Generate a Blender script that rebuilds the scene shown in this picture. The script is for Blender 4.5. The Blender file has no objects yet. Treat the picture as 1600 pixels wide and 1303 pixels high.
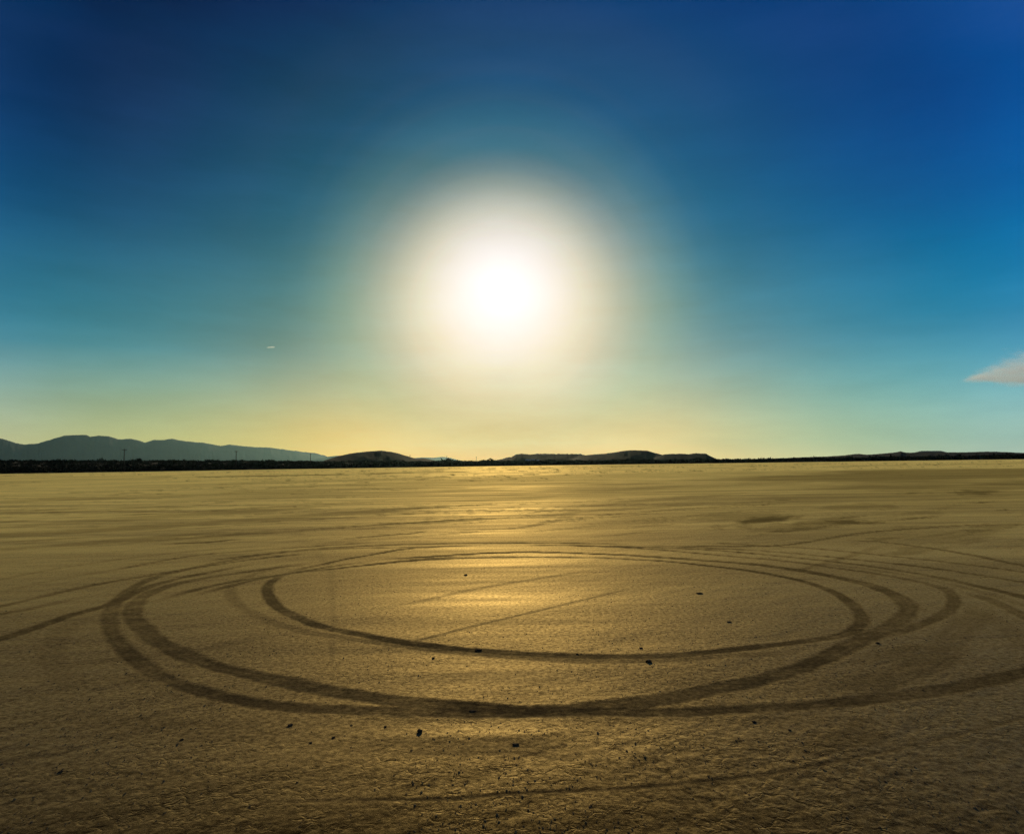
import bpy, math, random
import numpy as np
from mathutils import Matrix, Vector

rng = np.random.default_rng(11)
random.seed(11)
sc = bpy.context.scene
COL = sc.collection

# ------------------------------------------------------------------ camera
FPX, W2, H2 = 1120.0, 800.0, 651.0          # focal length and half size in photograph pixels
PITCH, ROLL, EYE = math.radians(3.755), math.radians(-0.77), 1.8
cam = bpy.data.cameras.new('camera')
cam.sensor_fit = 'HORIZONTAL'
cam.sensor_width = 36.0
cam.lens = FPX / 1600.0 * 36.0
cam.clip_start, cam.clip_end = 0.1, 120000.0
camo = bpy.data.objects.new('camera', cam)
COL.objects.link(camo)
camo.matrix_world = Matrix.Translation((0, 0, EYE)) @ Matrix.Rotation(math.radians(90) + PITCH, 4, 'X') @ Matrix.Rotation(ROLL, 4, 'Z')
sc.camera = camo


def ray(px, py):
    """world direction through a photograph pixel"""
    u = (np.asarray(px, float) - W2) / FPX
    v = (H2 - np.asarray(py, float)) / FPX
    c, s = math.cos(ROLL), math.sin(ROLL)
    u, v = c * u - s * v, s * u + c * v
    cp, sp = math.cos(PITCH), math.sin(PITCH)
    d = np.stack([u, cp - sp * v, sp + cp * v], -1)
    return d / np.linalg.norm(d, axis=-1, keepdims=True)


def on_ground(px, py):
    d = ray(px, py)
    t = EYE / np.maximum(-d[..., 2], 1e-4)
    return d[..., :2] * t[..., None]


SUN = ray(785, 455)
SUN_EL = math.asin(SUN[2])
SUN_AZ = math.atan2(SUN[0], SUN[1])

# ------------------------------------------------------------------ sky
SKY = 0.15                                   # strength of the sky
EXPO = -0.585                                # exposed for the bright sky
K = SKY * 2.0 ** EXPO
world = bpy.data.worlds.new('World')
sc.world = world
world.use_nodes = True
wt = world.node_tree
wt.nodes.clear()


class G:
    """tiny helper to write node graphs"""
    def __init__(s, t): s.t = t
    def n(s, typ, **kw):
        nd = s.t.nodes.new(typ)
        for k, v in kw.items(): setattr(nd, k, v)
        return nd
    def put(s, sock, v):
        if isinstance(v, bpy.types.NodeSocket): s.t.links.new(v, sock)
        elif v is not None: sock.default_value = v
    def m(s, op, a, b=None, c=None, clamp=False):
        nd = s.n('ShaderNodeMath', operation=op, use_clamp=clamp)
        for i, v in enumerate((a, b, c)): s.put(nd.inputs[i], v)
        return nd.outputs[0]
    def v(s, op, a, b=None, c=None, out=0):
        nd = s.n('ShaderNodeVectorMath', operation=op)
        for i, x in enumerate((a, b, c)): s.put(nd.inputs[i], x)
        return nd.outputs[out]
    def scale(s, a, f):
        nd = s.n('ShaderNodeVectorMath', operation='SCALE')
        s.put(nd.inputs[0], a); s.put(nd.inputs['Scale'], f)
        return nd.outputs[0]
    def ramp(s, f, stops, interp='LINEAR'):
        nd = s.n('ShaderNodeValToRGB')
        cr = nd.color_ramp
        cr.interpolation = interp
        while len(cr.elements) < len(stops): cr.elements.new(0.5)
        for e, (p, c) in zip(cr.elements, stops):
            e.position = p
            e.color = (*c, 1) if isinstance(c, (tuple, list)) else (c, c, c, 1)
        s.put(nd.inputs[0], f)
        return nd.outputs[0]
    def noise(s, vec, scale, detail=4, rough=0.55, lac=2.0):
        nd = s.n('ShaderNodeTexNoise')
        s.put(nd.inputs['Vector'], vec)
        nd.inputs['Scale'].default_value = scale
        nd.inputs['Detail'].default_value = detail
        nd.inputs['Roughness'].default_value = rough
        nd.inputs['Lacunarity'].default_value = lac
        return nd.outputs[0]
    def maprange(s, v, a, b, c, d, typ='SMOOTHSTEP'):
        nd = s.n('ShaderNodeMapRange', interpolation_type=typ)
        for i, x in enumerate((v, a, b, c, d)): s.put(nd.inputs[i], x)
        return nd.outputs[0]
    def mixc(s, f, a, b, blend='MIX'):
        nd = s.n('ShaderNodeMix', data_type='RGBA', blend_type=blend)
        s.put(nd.inputs[0], f); s.put(nd.inputs[6], a); s.put(nd.inputs[7], b)
        return nd.outputs[2]


g = G(wt)
dirv = g.v('NORMALIZE', g.n('ShaderNodeTexCoord').outputs['Generated'])
sep = g.n('ShaderNodeSeparateXYZ'); g.put(sep.inputs[0], dirv)
z = g.m('MAXIMUM', sep.outputs[2], 0.0)
nis = g.n('ShaderNodeTexSky')
nis.sky_type = 'NISHITA'
nis.sun_disc = False
nis.sun_elevation, nis.sun_rotation = SUN_EL, SUN_AZ
nis.dust_density, nis.air_density, nis.ozone_density = 5, 1, 6
total = g.v('MULTIPLY', nis.outputs[0], tuple(v * 0.1 / K for v in (0.006, 0.045, 0.060)))
gam = g.m('ARCCOSINE', g.m('MINIMUM', g.v('DOT_PRODUCT', dirv, tuple(float(x) for x in SUN), out=1), 1.0))
gdeg = g.m('MULTIPLY', gam, 180 / math.pi)
# colours measured up the sky (z 0 to 0.6), away from the sun and away from a point just under it (0 to 46 degrees)
# >>>sky
BASE = [(0.7293, 0.6634, 0.3407), (0.5286, 0.5627, 0.3280), (0.4129, 0.5088, 0.3540), (0.3091, 0.4529, 0.3736), (0.2140, 0.3830, 0.3748), (0.1389, 0.3098, 0.3594), (0.0833, 0.2438, 0.3360), (0.0565, 0.2035, 0.3151), (0.0436, 0.1746, 0.2955), (0.0370, 0.1503, 0.2783), (0.0317, 0.1281, 0.2646), (0.0270, 0.1061, 0.2503), (0.0235, 0.0856, 0.2328), (0.0218, 0.0712, 0.2155), (0.0211, 0.0589, 0.1968), (0.0211, 0.0492, 0.1785), (0.0216, 0.0423, 0.1629), (0.0223, 0.0388, 0.1530), (0.0229, 0.0368, 0.1452), (0.0230, 0.0355, 0.1387), (0.0223, 0.0340, 0.1323), (0.0206, 0.0316, 0.1253), (0.0182, 0.0285, 0.1179), (0.0151, 0.0246, 0.1095), (0.0117, 0.0203, 0.1000)]
AUR = [(1.0255, 0.9161, 0.6220), (0.9512, 0.7653, 0.4634), (0.8695, 0.6640, 0.3468), (0.7647, 0.5706, 0.2022), (0.6140, 0.4580, 0.0597), (0.4134, 0.3189, -0.0411), (0.2199, 0.1964, -0.0982), (0.0826, 0.1230, -0.1198), (-0.0025, 0.0765, -0.1218), (-0.0466, 0.0396, -0.1174), (-0.0651, 0.0126, -0.1079), (-0.0636, 0.0032, -0.0964), (-0.0531, 0.0020, -0.0828), (-0.0397, 0.0035, -0.0678), (-0.0308, 0.0036, -0.0563), (-0.0239, 0.0024, -0.0461), (-0.0191, -0.0001, -0.0381), (-0.0168, -0.0038, -0.0334), (-0.0167, -0.0082, -0.0325), (-0.0182, -0.0124, -0.0325), (-0.0202, -0.0148, -0.0300), (-0.0217, -0.0144, -0.0213), (-0.0220, -0.0104, -0.0052), (-0.0211, -0.0045, 0.0140), (-0.0191, 0.0014, 0.0307), (-0.0161, 0.0055, 0.0395), (-0.0125, 0.0065, 0.0381), (-0.0086, 0.0056, 0.0296), (-0.0051, 0.0036, 0.0186), (-0.0025, 0.0018, 0.0091), (0.0000, 0.0000, 0.0000)]
LOW = [(-0.3162, -0.7892, -0.2820), (-0.1831, -0.7044, -0.2415), (-0.0360, -0.5995, -0.1905), (0.1213, -0.4770, -0.1429), (0.2798, -0.3432, -0.1100), (0.4086, -0.2188, -0.0928), (0.4710, -0.1287, -0.0893), (0.4437, -0.0891, -0.0969), (0.3545, -0.0839, -0.1090), (0.2444, -0.0885, -0.1178), (0.1602, -0.0849, -0.1178), (0.0917, -0.0737, -0.1102), (0.0398, -0.0577, -0.0953), (0.0071, -0.0410, -0.0749), (-0.0106, -0.0259, -0.0523), (-0.0188, -0.0126, -0.0296), (-0.0205, -0.0022, -0.0103), (-0.0185, 0.0040, 0.0021), (-0.0147, 0.0060, 0.0071), (-0.0103, 0.0054, 0.0072), (-0.0060, 0.0034, 0.0047), (-0.0030, 0.0017, 0.0024), (-0.0013, 0.0007, 0.0010), (0.0000, 0.0000, 0.0000)]
TILT = [(-0.7373, -0.1311, 0.7318), (-1.1440, -0.4666, 0.5763), (-1.5159, -0.7875, 0.4016), (-1.7698, -1.0380, 0.2353), (-1.6418, -1.0631, 0.1705), (-0.9769, -0.7653, 0.2664), (-0.2368, -0.3760, 0.3810), (0.0678, -0.1767, 0.3804), (0.1455, -0.0831, 0.3110), (0.1180, -0.0590, 0.2228), (0.0671, -0.0646, 0.1435), (0.0155, -0.0759, 0.0763), (-0.0142, -0.0746, 0.0338), (-0.0214, -0.0596, 0.0128), (-0.0169, -0.0384, 0.0039), (-0.0087, -0.0189, 0.0014), (-0.0037, -0.0080, 0.0006), (-0.0011, -0.0024, 0.0002), (-0.0001, -0.0003, 0.0000), (0.0000, 0.0000, 0.0000), (0.0000, 0.0000, 0.0000), (0.0000, 0.0000, 0.0000), (0.0000, 0.0000, 0.0000), (0.0000, 0.0000, 0.0000)]
SIDE = [(-0.2448, -0.0163, 0.1879), (-0.0204, 0.0123, 0.0877), (0.0066, 0.0347, 0.1429)]
# <<<sky


def even(f, table, top):
    """a colour curve with evenly spaced stops"""
    n = len(table) - 1
    lo = -4.0
    r = g.ramp(f, [(i / n, tuple((v - lo) / (top - lo) for v in c)) for i, c in enumerate(table)])
    return g.scale(g.v('ADD', g.scale(r, top - lo), (lo, lo, lo)), 1 / K)


# clear air: deep blue overhead, green to straw yellow at the horizon
total = g.v('ADD', total, even(g.m('MULTIPLY', z, 1 / 0.6), BASE, 1.5))
# thin streaks of dust and cirrus
stre = g.noise(g.v('MULTIPLY', dirv, (2.4, 2.4, 11.0)), 1.8, 6, 0.6)
total = g.scale(total, g.maprange(stre, 0.25, 0.75, 0.90, 1.10, 'LINEAR'))
# aureole of dust round the sun, and warm dust low under it
total = g.v('ADD', total, even(g.m('MULTIPLY', gdeg, 1 / 46.0), AUR, 1.5))
BELOW = tuple(float(v) for v in ray(785, 590))
low = g.m('EXPONENT', g.m('MULTIPLY', z, -1 / 0.2))
ldeg = g.m('MULTIPLY', g.m('ARCCOSINE', g.m('MINIMUM', g.v('DOT_PRODUCT', dirv, BELOW, out=1), 1.0)), 180 / math.pi)
total = g.v('ADD', total, g.scale(even(g.m('MULTIPLY', ldeg, 1 / 46.0), LOW, 3.0), low))
# the aureole is cut short above and drawn out below
total = g.v('ADD', total, g.scale(even(g.m('MULTIPLY', gdeg, 1 / 46.0), TILT, 4.0), g.m('MULTIPLY', g.m('SUBTRACT', g.m('MINIMUM', z, 0.6), 0.238), 1.0)))
# the sky turns a little bluer away to one side
h0 = g.maprange(z, 0.0, 0.15, 1.0, 0.0, 'LINEAR')
h2 = g.maprange(z, 0.15, 0.55, 0.0, 1.0, 'LINEAR')
h1 = g.m('SUBTRACT', g.m('SUBTRACT', 1.0, h0), h2)
side = g.v('ADD', g.v('ADD', g.scale(SIDE[0], h0), g.scale(SIDE[1], h1)), g.scale(SIDE[2], h2))
hlen = g.m('SQRT', g.m('MAXIMUM', g.m('SUBTRACT', 1.0, g.m('MULTIPLY', sep.outputs[2], sep.outputs[2])), 1e-4))
saz = g.m('MINIMUM', g.m('MAXIMUM', g.m('DIVIDE', sep.outputs[0], hlen), -0.65), 0.65)
total = g.v('ADD', total, g.scale(side, g.m('MULTIPLY', saz, 1 / K)))
total = g.v('MAXIMUM', total, (0.005, 0.02, 0.04))
bg = g.n('ShaderNodeBackground')
g.put(bg.inputs[0], total)
bg.inputs[1].default_value = SKY
wo = g.n('ShaderNodeOutputWorld')
wt.links.new(bg.outputs[0], wo.inputs[0])
world.cycles.sampling_method = 'MANUAL'
world.cycles.sample_map_resolution = 1024

# ------------------------------------------------------------------ sun
sl = bpy.data.lights.new('sun', 'SUN')
sl.energy = 2.8
sl.angle = math.radians(0.53)
sl.color = (1.0, 0.80, 0.48)
so = bpy.data.objects.new('sun', sl)
so.rotation_euler = Vector((-SUN[0], -SUN[1], -SUN[2])).to_track_quat('-Z', 'Y').to_euler()
so.location = (0, 0, 30)
COL.objects.link(so)

# ------------------------------------------------------------------ exposure
vs = sc.view_settings
sc.display_settings.display_device = 'sRGB'
vs.view_transform = 'Standard'
vs.look = 'None'
vs.exposure = EXPO
vs.gamma = 1.0
vs.use_curve_mapping = False
cy = sc.cycles
cy.use_denoising = True
cy.denoising_prefilter = 'NONE'
cy.max_bounces = 12
cy.diffuse_bounces = 3
cy.glossy_bounces = 2
cy.transparent_max_bounces = 16
cy.volume_bounces = 12
cy.volume_step_rate = 1.0


# ------------------------------------------------------------------ numpy helpers
def vhash(ix, iy, seed):
    h = (ix.astype(np.int64) * 374761393 + iy.astype(np.int64) * 668265263 + seed * 1274126177) & 0xFFFFFFFF
    h = ((h ^ (h >> 13)) * 1274126177) & 0xFFFFFFFF
    h = ((h ^ (h >> 16)) * 2246822519) & 0xFFFFFFFF
    return ((h ^ (h >> 15)) & 0xFFFFFF).astype(np.float64) / 0xFFFFFF


def vnoise(x, y, seed=0):
    ix, iy = np.floor(x), np.floor(y)
    fx, fy = x - ix, y - iy
    fx, fy = fx * fx * (3 - 2 * fx), fy * fy * (3 - 2 * fy)
    ix, iy = ix.astype(np.int64), iy.astype(np.int64)
    a, b = vhash(ix, iy, seed), vhash(ix + 1, iy, seed)
    c, d = vhash(ix, iy + 1, seed), vhash(ix + 1, iy + 1, seed)
    return (a * (1 - fx) + b * fx) * (1 - fy) + (c * (1 - fx) + d * fx) * fy


def fbm(x, y, seed=0, octv=4, rough=0.5):
    s = np.zeros_like(x); a = 1.0; t = 0.0
    for o in range(octv):
        s += a * vnoise(x, y, seed + o * 17); t += a
        a *= rough; x = x * 2.03 + 5.1; y = y * 2.03 + 1.7
    return s / t


def worley(x, y, seed=0):
    ix, iy = np.floor(x).astype(np.int64), np.floor(y).astype(np.int64)
    f1 = np.full(x.shape, 9.0); f2 = np.full(x.shape, 9.0); cid = np.zeros(x.shape)
    for dx in (-1, 0, 1):
        for dy in (-1, 0, 1):
            jx, jy = ix + dx, iy + dy
            d = np.hypot(jx + vhash(jx, jy, seed) - x, jy + vhash(jx, jy, seed + 5) - y)
            closer = d < f1
            f2 = np.where(closer, f1, np.minimum(f2, d))
            cid = np.where(closer, vhash(jx, jy, seed + 9), cid)
            f1 = np.where(closer, d, f1)
    return f1, f2, cid


def sstep(a, b, x):
    t = np.clip((x - a) / (b - a), 0, 1)
    return t * t * (3 - 2 * t)


def spline(pts, step=5.0):
    """Catmull-Rom through the points, sampled evenly"""
    P = np.array(pts, float)
    P = np.vstack([2 * P[0] - P[1], P, 2 * P[-1] - P[-2]])
    out = []
    for i in range(1, len(P) - 2):
        n = max(2, int(np.linalg.norm(P[i + 1] - P[i]) / step))
        t = np.linspace(0, 1, n, endpoint=False)[:, None]
        a, b, c, d = P[i - 1], P[i], P[i + 1], P[i + 2]
        out.append(0.5 * ((2 * b) + (c - a) * t + (2 * a - 5 * b + 4 * c - d) * t ** 2 + (3 * b - a - 3 * c + d) * t ** 3))
    out.append(P[-2][None])
    return np.vstack(out)


def mesh_np(name, verts, faces, mat=None, attrs=None, smooth=True, parent=None, normals=None):
    """verts (n,3), faces (m,3 or 4) -> one linked mesh object"""
    me = bpy.data.meshes.new(name)
    k = faces.shape[1]
    me.vertices.add(len(verts)); me.vertices.foreach_set('co', np.ascontiguousarray(verts, np.float32).ravel())
    me.loops.add(faces.size); me.loops.foreach_set('vertex_index', np.ascontiguousarray(faces, np.int32).ravel())
    me.polygons.add(len(faces))
    me.polygons.foreach_set('loop_start', np.arange(0, faces.size, k, dtype=np.int32))
    me.update(calc_edges=True)
    if smooth: me.shade_smooth()
    else: me.shade_flat()
    for an, av in (attrs or {}).items():
        at = me.attributes.new(an, 'FLOAT', 'POINT')
        at.data.foreach_set('value', np.ascontiguousarray(av, np.float32))
    if normals is not None:
        me.normals_split_custom_set_from_vertices(np.ascontiguousarray(normals, np.float32))
    if mat: me.materials.append(mat)
    o = bpy.data.objects.new(name, me)
    COL.objects.link(o)
    if parent: o.parent = parent
    return o


def tag(o, label=None, cat=None, group=None, kind=None):
    for k, v in (('label', label), ('category', cat), ('group', group), ('kind', kind)):
        if v: o[k] = v
    return o


def empty(name, loc, rz=0.0):
    o = bpy.data.objects.new(name, None)
    o.location = loc
    o.rotation_euler.z = rz
    o.empty_display_size = 0.1
    COL.objects.link(o)
    return o


# ------------------------------------------------------------------ materials
def new_mat(name):
    m = bpy.data.materials.new(name)
    m.use_nodes = True
    t = m.node_tree
    t.nodes.clear()
    out = t.nodes.new('ShaderNodeOutputMaterial')
    return m, G(t), out


def principled(g, out, color, rough, spec=0.5, normal=None):
    p = g.n('ShaderNodeBsdfPrincipled')
    g.put(p.inputs['Base Color'], color)
    g.put(p.inputs['Roughness'], rough)
    g.put(p.inputs['Specular IOR Level'], spec)
    if normal is not None: g.put(p.inputs['Normal'], normal)
    g.t.links.new(p.outputs[0], out.inputs[0])
    return p


def ground_material():
    m, g, out = new_mat('dry_lake_mud')
    pos = g.n('ShaderNodeNewGeometry').outputs['Position']
    track = g.n('ShaderNodeAttribute', attribute_name='track').outputs['Fac']
    stain = g.n('ShaderNodeAttribute', attribute_name='stain').outputs['Fac']
    # wind and water streaks lie about 42 degrees off the view axis
    mp = g.n('ShaderNodeMapping', vector_type='POINT')
    g.put(mp.inputs[0], pos)
    mp.inputs['Rotation'].default_value = (0, 0, math.radians(-42))
    mp.inputs['Scale'].default_value = (0.10, 1.0, 1.0)
    st = mp.outputs[0]
    n_big = g.noise(pos, 0.16, 5, 0.55)
    n_str = g.noise(st, 0.55, 6, 0.62)
    n_str2 = g.noise(st, 3.2, 5, 0.6)
    n_mid = g.noise(pos, 2.3, 6, 0.62)
    n_fine = g.noise(pos, 30, 4, 0.6)
    f = g.m('ADD', g.m('MULTIPLY', n_str, 0.46), g.m('MULTIPLY', n_big, 0.24))
    f = g.m('ADD', f, g.m('MULTIPLY', n_str2, 0.18))
    f = g.m('ADD', f, g.m('MULTIPLY', n_mid, 0.20))
    f = g.m('ADD', f, g.m('MULTIPLY', n_fine, 0.10))
    col = g.ramp(f, [(0.40, (0.021, 0.0126, 0.0040)), (0.50, (0.045, 0.0280, 0.0085)), (0.58, (0.072, 0.0455, 0.0145)), (0.72, (0.106, 0.0685, 0.024))])
    # the streaks stay readable to the far shore
    col = g.scale(col, g.m('MULTIPLY', g.maprange(n_str, 0.34, 0.66, 0.50, 1.45, 'LINEAR'), g.maprange(n_str2, 0.36, 0.64, 0.70, 1.28, 'LINEAR')))
    # pinkish and greenish casts of the clay
    tint = g.noise(pos, 0.7, 3, 0.5)
    col = g.mixc(g.maprange(tint, 0.45, 0.72, 0.0, 0.35), col, (1.0, 0.84, 0.80, 1), 'MULTIPLY')
    # dark peppering of grit at every size
    grit = g.noise(pos, 13.0, 9, 0.84)
    pepmask = g.maprange(g.noise(pos, 0.9, 4, 0.6), 0.36, 0.62, 0.15, 1.0)
    pepf = g.m('MULTIPLY', g.maprange(grit, 0.53, 0.66, 0.0, 0.8), pepmask)
    col = g.mixc(pepf, col, g.mixc(1.0, col, (0.36, 0.33, 0.30, 1), 'MULTIPLY'))
    lite = g.m('MULTIPLY', g.maprange(grit, 0.47, 0.36, 0.0, 0.5), pepmask)
    col = g.mixc(lite, col, g.mixc(1.0, col, (1.35, 1.32, 1.25, 1), 'MULTIPLY'))
    # drawn-out flecks of darker silt
    fleck = g.noise(st, 9.0, 4, 0.65)
    ff = g.m('MULTIPLY', g.maprange(fleck, 0.51, 0.64, 0.0, 0.85), g.maprange(n_str, 0.60, 0.44, 0.1, 1.0))
    col = g.mixc(ff, col, g.mixc(1.0, col, (0.40, 0.37, 0.36, 1), 'MULTIPLY'))
    # disturbed, darker soil in the wheel tracks and stains
    col = g.mixc(g.m('MULTIPLY', track, 0.64), col, g.mixc(0.5, g.mixc(1.0, col, (0.34, 0.31, 0.30, 1), 'MULTIPLY'), (0.066, 0.044, 0.022, 1)))
    col = g.mixc(stain, col, g.mixc(1.0, col, (0.36, 0.34, 0.34, 1), 'MULTIPLY'))
    rough = g.maprange(g.m('ADD', g.m('MULTIPLY', n_str, 0.7), g.m('MULTIPLY', n_str2, 0.3)), 0.35, 0.62, 0.80, 0.60, 'LINEAR')
    worn = g.m('MAXIMUM', track, stain)
    rough = g.m('ADD', rough, g.m('MULTIPLY', worn, 0.25), clamp=True)
    spec = g.m('MULTIPLY', g.m('SUBTRACT', 0.33, g.m('MULTIPLY', worn, 0.24)), g.maprange(g.noise(pos, 22.0, 6, 0.8), 0.40, 0.60, 1.5, 0.45, 'LINEAR'))
    # fine relief: short broken shrinkage cracks, grit, low swells
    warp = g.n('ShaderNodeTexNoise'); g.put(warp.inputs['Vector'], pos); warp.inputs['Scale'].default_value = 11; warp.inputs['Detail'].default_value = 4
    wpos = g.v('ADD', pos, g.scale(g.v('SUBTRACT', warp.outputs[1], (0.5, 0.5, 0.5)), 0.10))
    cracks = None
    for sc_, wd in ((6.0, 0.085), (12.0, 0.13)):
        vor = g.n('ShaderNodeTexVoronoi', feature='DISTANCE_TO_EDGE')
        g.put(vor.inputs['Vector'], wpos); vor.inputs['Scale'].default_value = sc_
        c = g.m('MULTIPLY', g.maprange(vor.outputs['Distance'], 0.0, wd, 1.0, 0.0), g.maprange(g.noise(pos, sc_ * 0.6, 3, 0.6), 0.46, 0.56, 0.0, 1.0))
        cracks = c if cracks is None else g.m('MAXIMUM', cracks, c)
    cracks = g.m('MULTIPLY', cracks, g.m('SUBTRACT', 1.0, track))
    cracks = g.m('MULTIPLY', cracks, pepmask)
    col = g.mixc(g.m('MULTIPLY', cracks, 0.92), col, (0.014, 0.009, 0.005, 1))  # shade inside the cracks, painted into the mud colour
    hgt = g.m('SUBTRACT', g.m('ADD', g.m('MULTIPLY', grit, 1.0), g.m('MULTIPLY', n_fine, 0.5)), g.m('MULTIPLY', cracks, 0.5))
    hgt = g.m('ADD', hgt, g.m('MULTIPLY', n_mid, 1.2))
    bump = g.n('ShaderNodeBump')
    bump.inputs['Strength'].default_value = 0.38
    bump.inputs['Distance'].default_value = 0.007
    g.put(bump.inputs['Height'], hgt)
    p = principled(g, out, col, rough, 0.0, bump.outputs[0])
    # dust lying on the crust catches low light at a glancing angle
    g.put(p.inputs['Sheen Weight'], g.m('MULTIPLY', g.m('SUBTRACT', 1.0, g.m('MULTIPLY', worn, 0.72)), g.m('MULTIPLY', g.maprange(n_str, 0.36, 0.60, 0.55, 1.05, 'LINEAR'), g.maprange(g.m('MAXIMUM', ff, pepf), 0.0, 0.8, 1.0, 0.36, 'LINEAR'))))
    p.inputs['Sheen Roughness'].default_value = 0.18
    p.inputs['Sheen Tint'].default_value = (1.0, 0.64, 0.20, 1)
    gl = g.n('ShaderNodeBsdfGlossy', distribution='GGX')
    gl.inputs['Color'].default_value = (1.0, 0.74, 0.30, 1)
    g.put(gl.inputs['Roughness'], rough); g.put(gl.inputs['Normal'], bump.outputs[0])
    fr = g.n('ShaderNodeFresnel'); fr.inputs['IOR'].default_value = 1.07
    g.put(fr.inputs['Normal'], bump.outputs[0])
    mx = g.n('ShaderNodeMixShader')
    g.put(mx.inputs[0], g.m('MULTIPLY', fr.outputs[0], spec))
    g.t.links.new(p.outputs[0], mx.inputs[1]); g.t.links.new(gl.outputs[0], mx.inputs[2])
    dust = g.n('ShaderNodeBsdfSheen', distribution='MICROFIBER')
    dust.inputs['Roughness'].default_value = 0.13
    g.put(dust.inputs['Color'], g.scale((0.40, 0.28, 0.10), g.m('MULTIPLY', g.m('SUBTRACT', 1.0, g.m('MULTIPLY', worn, 0.8)), g.m('MULTIPLY', g.maprange(n_str, 0.36, 0.62, 0.45, 1.15, 'LINEAR'), g.maprange(ff, 0.0, 0.8, 1.0, 0.4, 'LINEAR')))))
    ad = g.n('ShaderNodeAddShader')
    g.t.links.new(mx.outputs[0], ad.inputs[0]); g.t.links.new(dust.outputs[0], ad.inputs[1])
    g.t.links.new(ad.outputs[0], out.inputs[0])
    return m


def dirt_material(name, c1, c2, scale, rough=0.95, spec=0.05):
    m, g, out = new_mat(name)
    pos = g.n('ShaderNodeNewGeometry').outputs['Position']
    f = g.noise(pos, scale, 6, 0.6)
    col = g.ramp(f, [(0.35, c1), (0.65, c2)])
    bump = g.n('ShaderNodeBump')
    bump.inputs['Strength'].default_value = 0.5
    bump.inputs['Distance'].default_value = 0.2 / scale
    g.put(bump.inputs['Height'], f)
    principled(g, out, col, rough, spec, bump.outputs[0])
    return m


M_GROUND = ground_material()
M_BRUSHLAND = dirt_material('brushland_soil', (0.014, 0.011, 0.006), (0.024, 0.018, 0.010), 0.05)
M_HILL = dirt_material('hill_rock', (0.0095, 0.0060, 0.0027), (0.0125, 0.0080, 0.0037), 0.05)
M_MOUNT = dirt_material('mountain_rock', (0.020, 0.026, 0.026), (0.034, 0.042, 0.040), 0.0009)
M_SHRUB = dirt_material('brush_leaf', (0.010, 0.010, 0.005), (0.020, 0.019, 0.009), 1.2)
M_BARK = dirt_material('brush_bark', (0.035, 0.026, 0.017), (0.06, 0.045, 0.03), 3.0)
M_POLE = dirt_material('pole_wood', (0.035, 0.026, 0.018), (0.07, 0.052, 0.036), 2.0)
M_INSUL = dirt_material('insulator_glaze', (0.05, 0.03, 0.02), (0.07, 0.045, 0.03), 4.0, 0.3, 0.5)
M_SHED = dirt_material('shed_sheet_metal', (0.50, 0.52, 0.52), (0.62, 0.63, 0.62), 0.6, 0.5, 0.4)
M_SHEDROOF = dirt_material('shed_roof_metal', (0.42, 0.44, 0.46), (0.55, 0.56, 0.58), 0.6, 0.45, 0.5)
M_DOOR = dirt_material('shed_door_paint', (0.10, 0.10, 0.10), (0.14, 0.14, 0.13), 1.0)
M_CLOD = dirt_material('dark_clod', (0.030, 0.022, 0.012), (0.075, 0.052, 0.028), 60)
M_FLAKE = dirt_material('mud_flake', (0.12, 0.082, 0.038), (0.25, 0.18, 0.085), 25)

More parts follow.
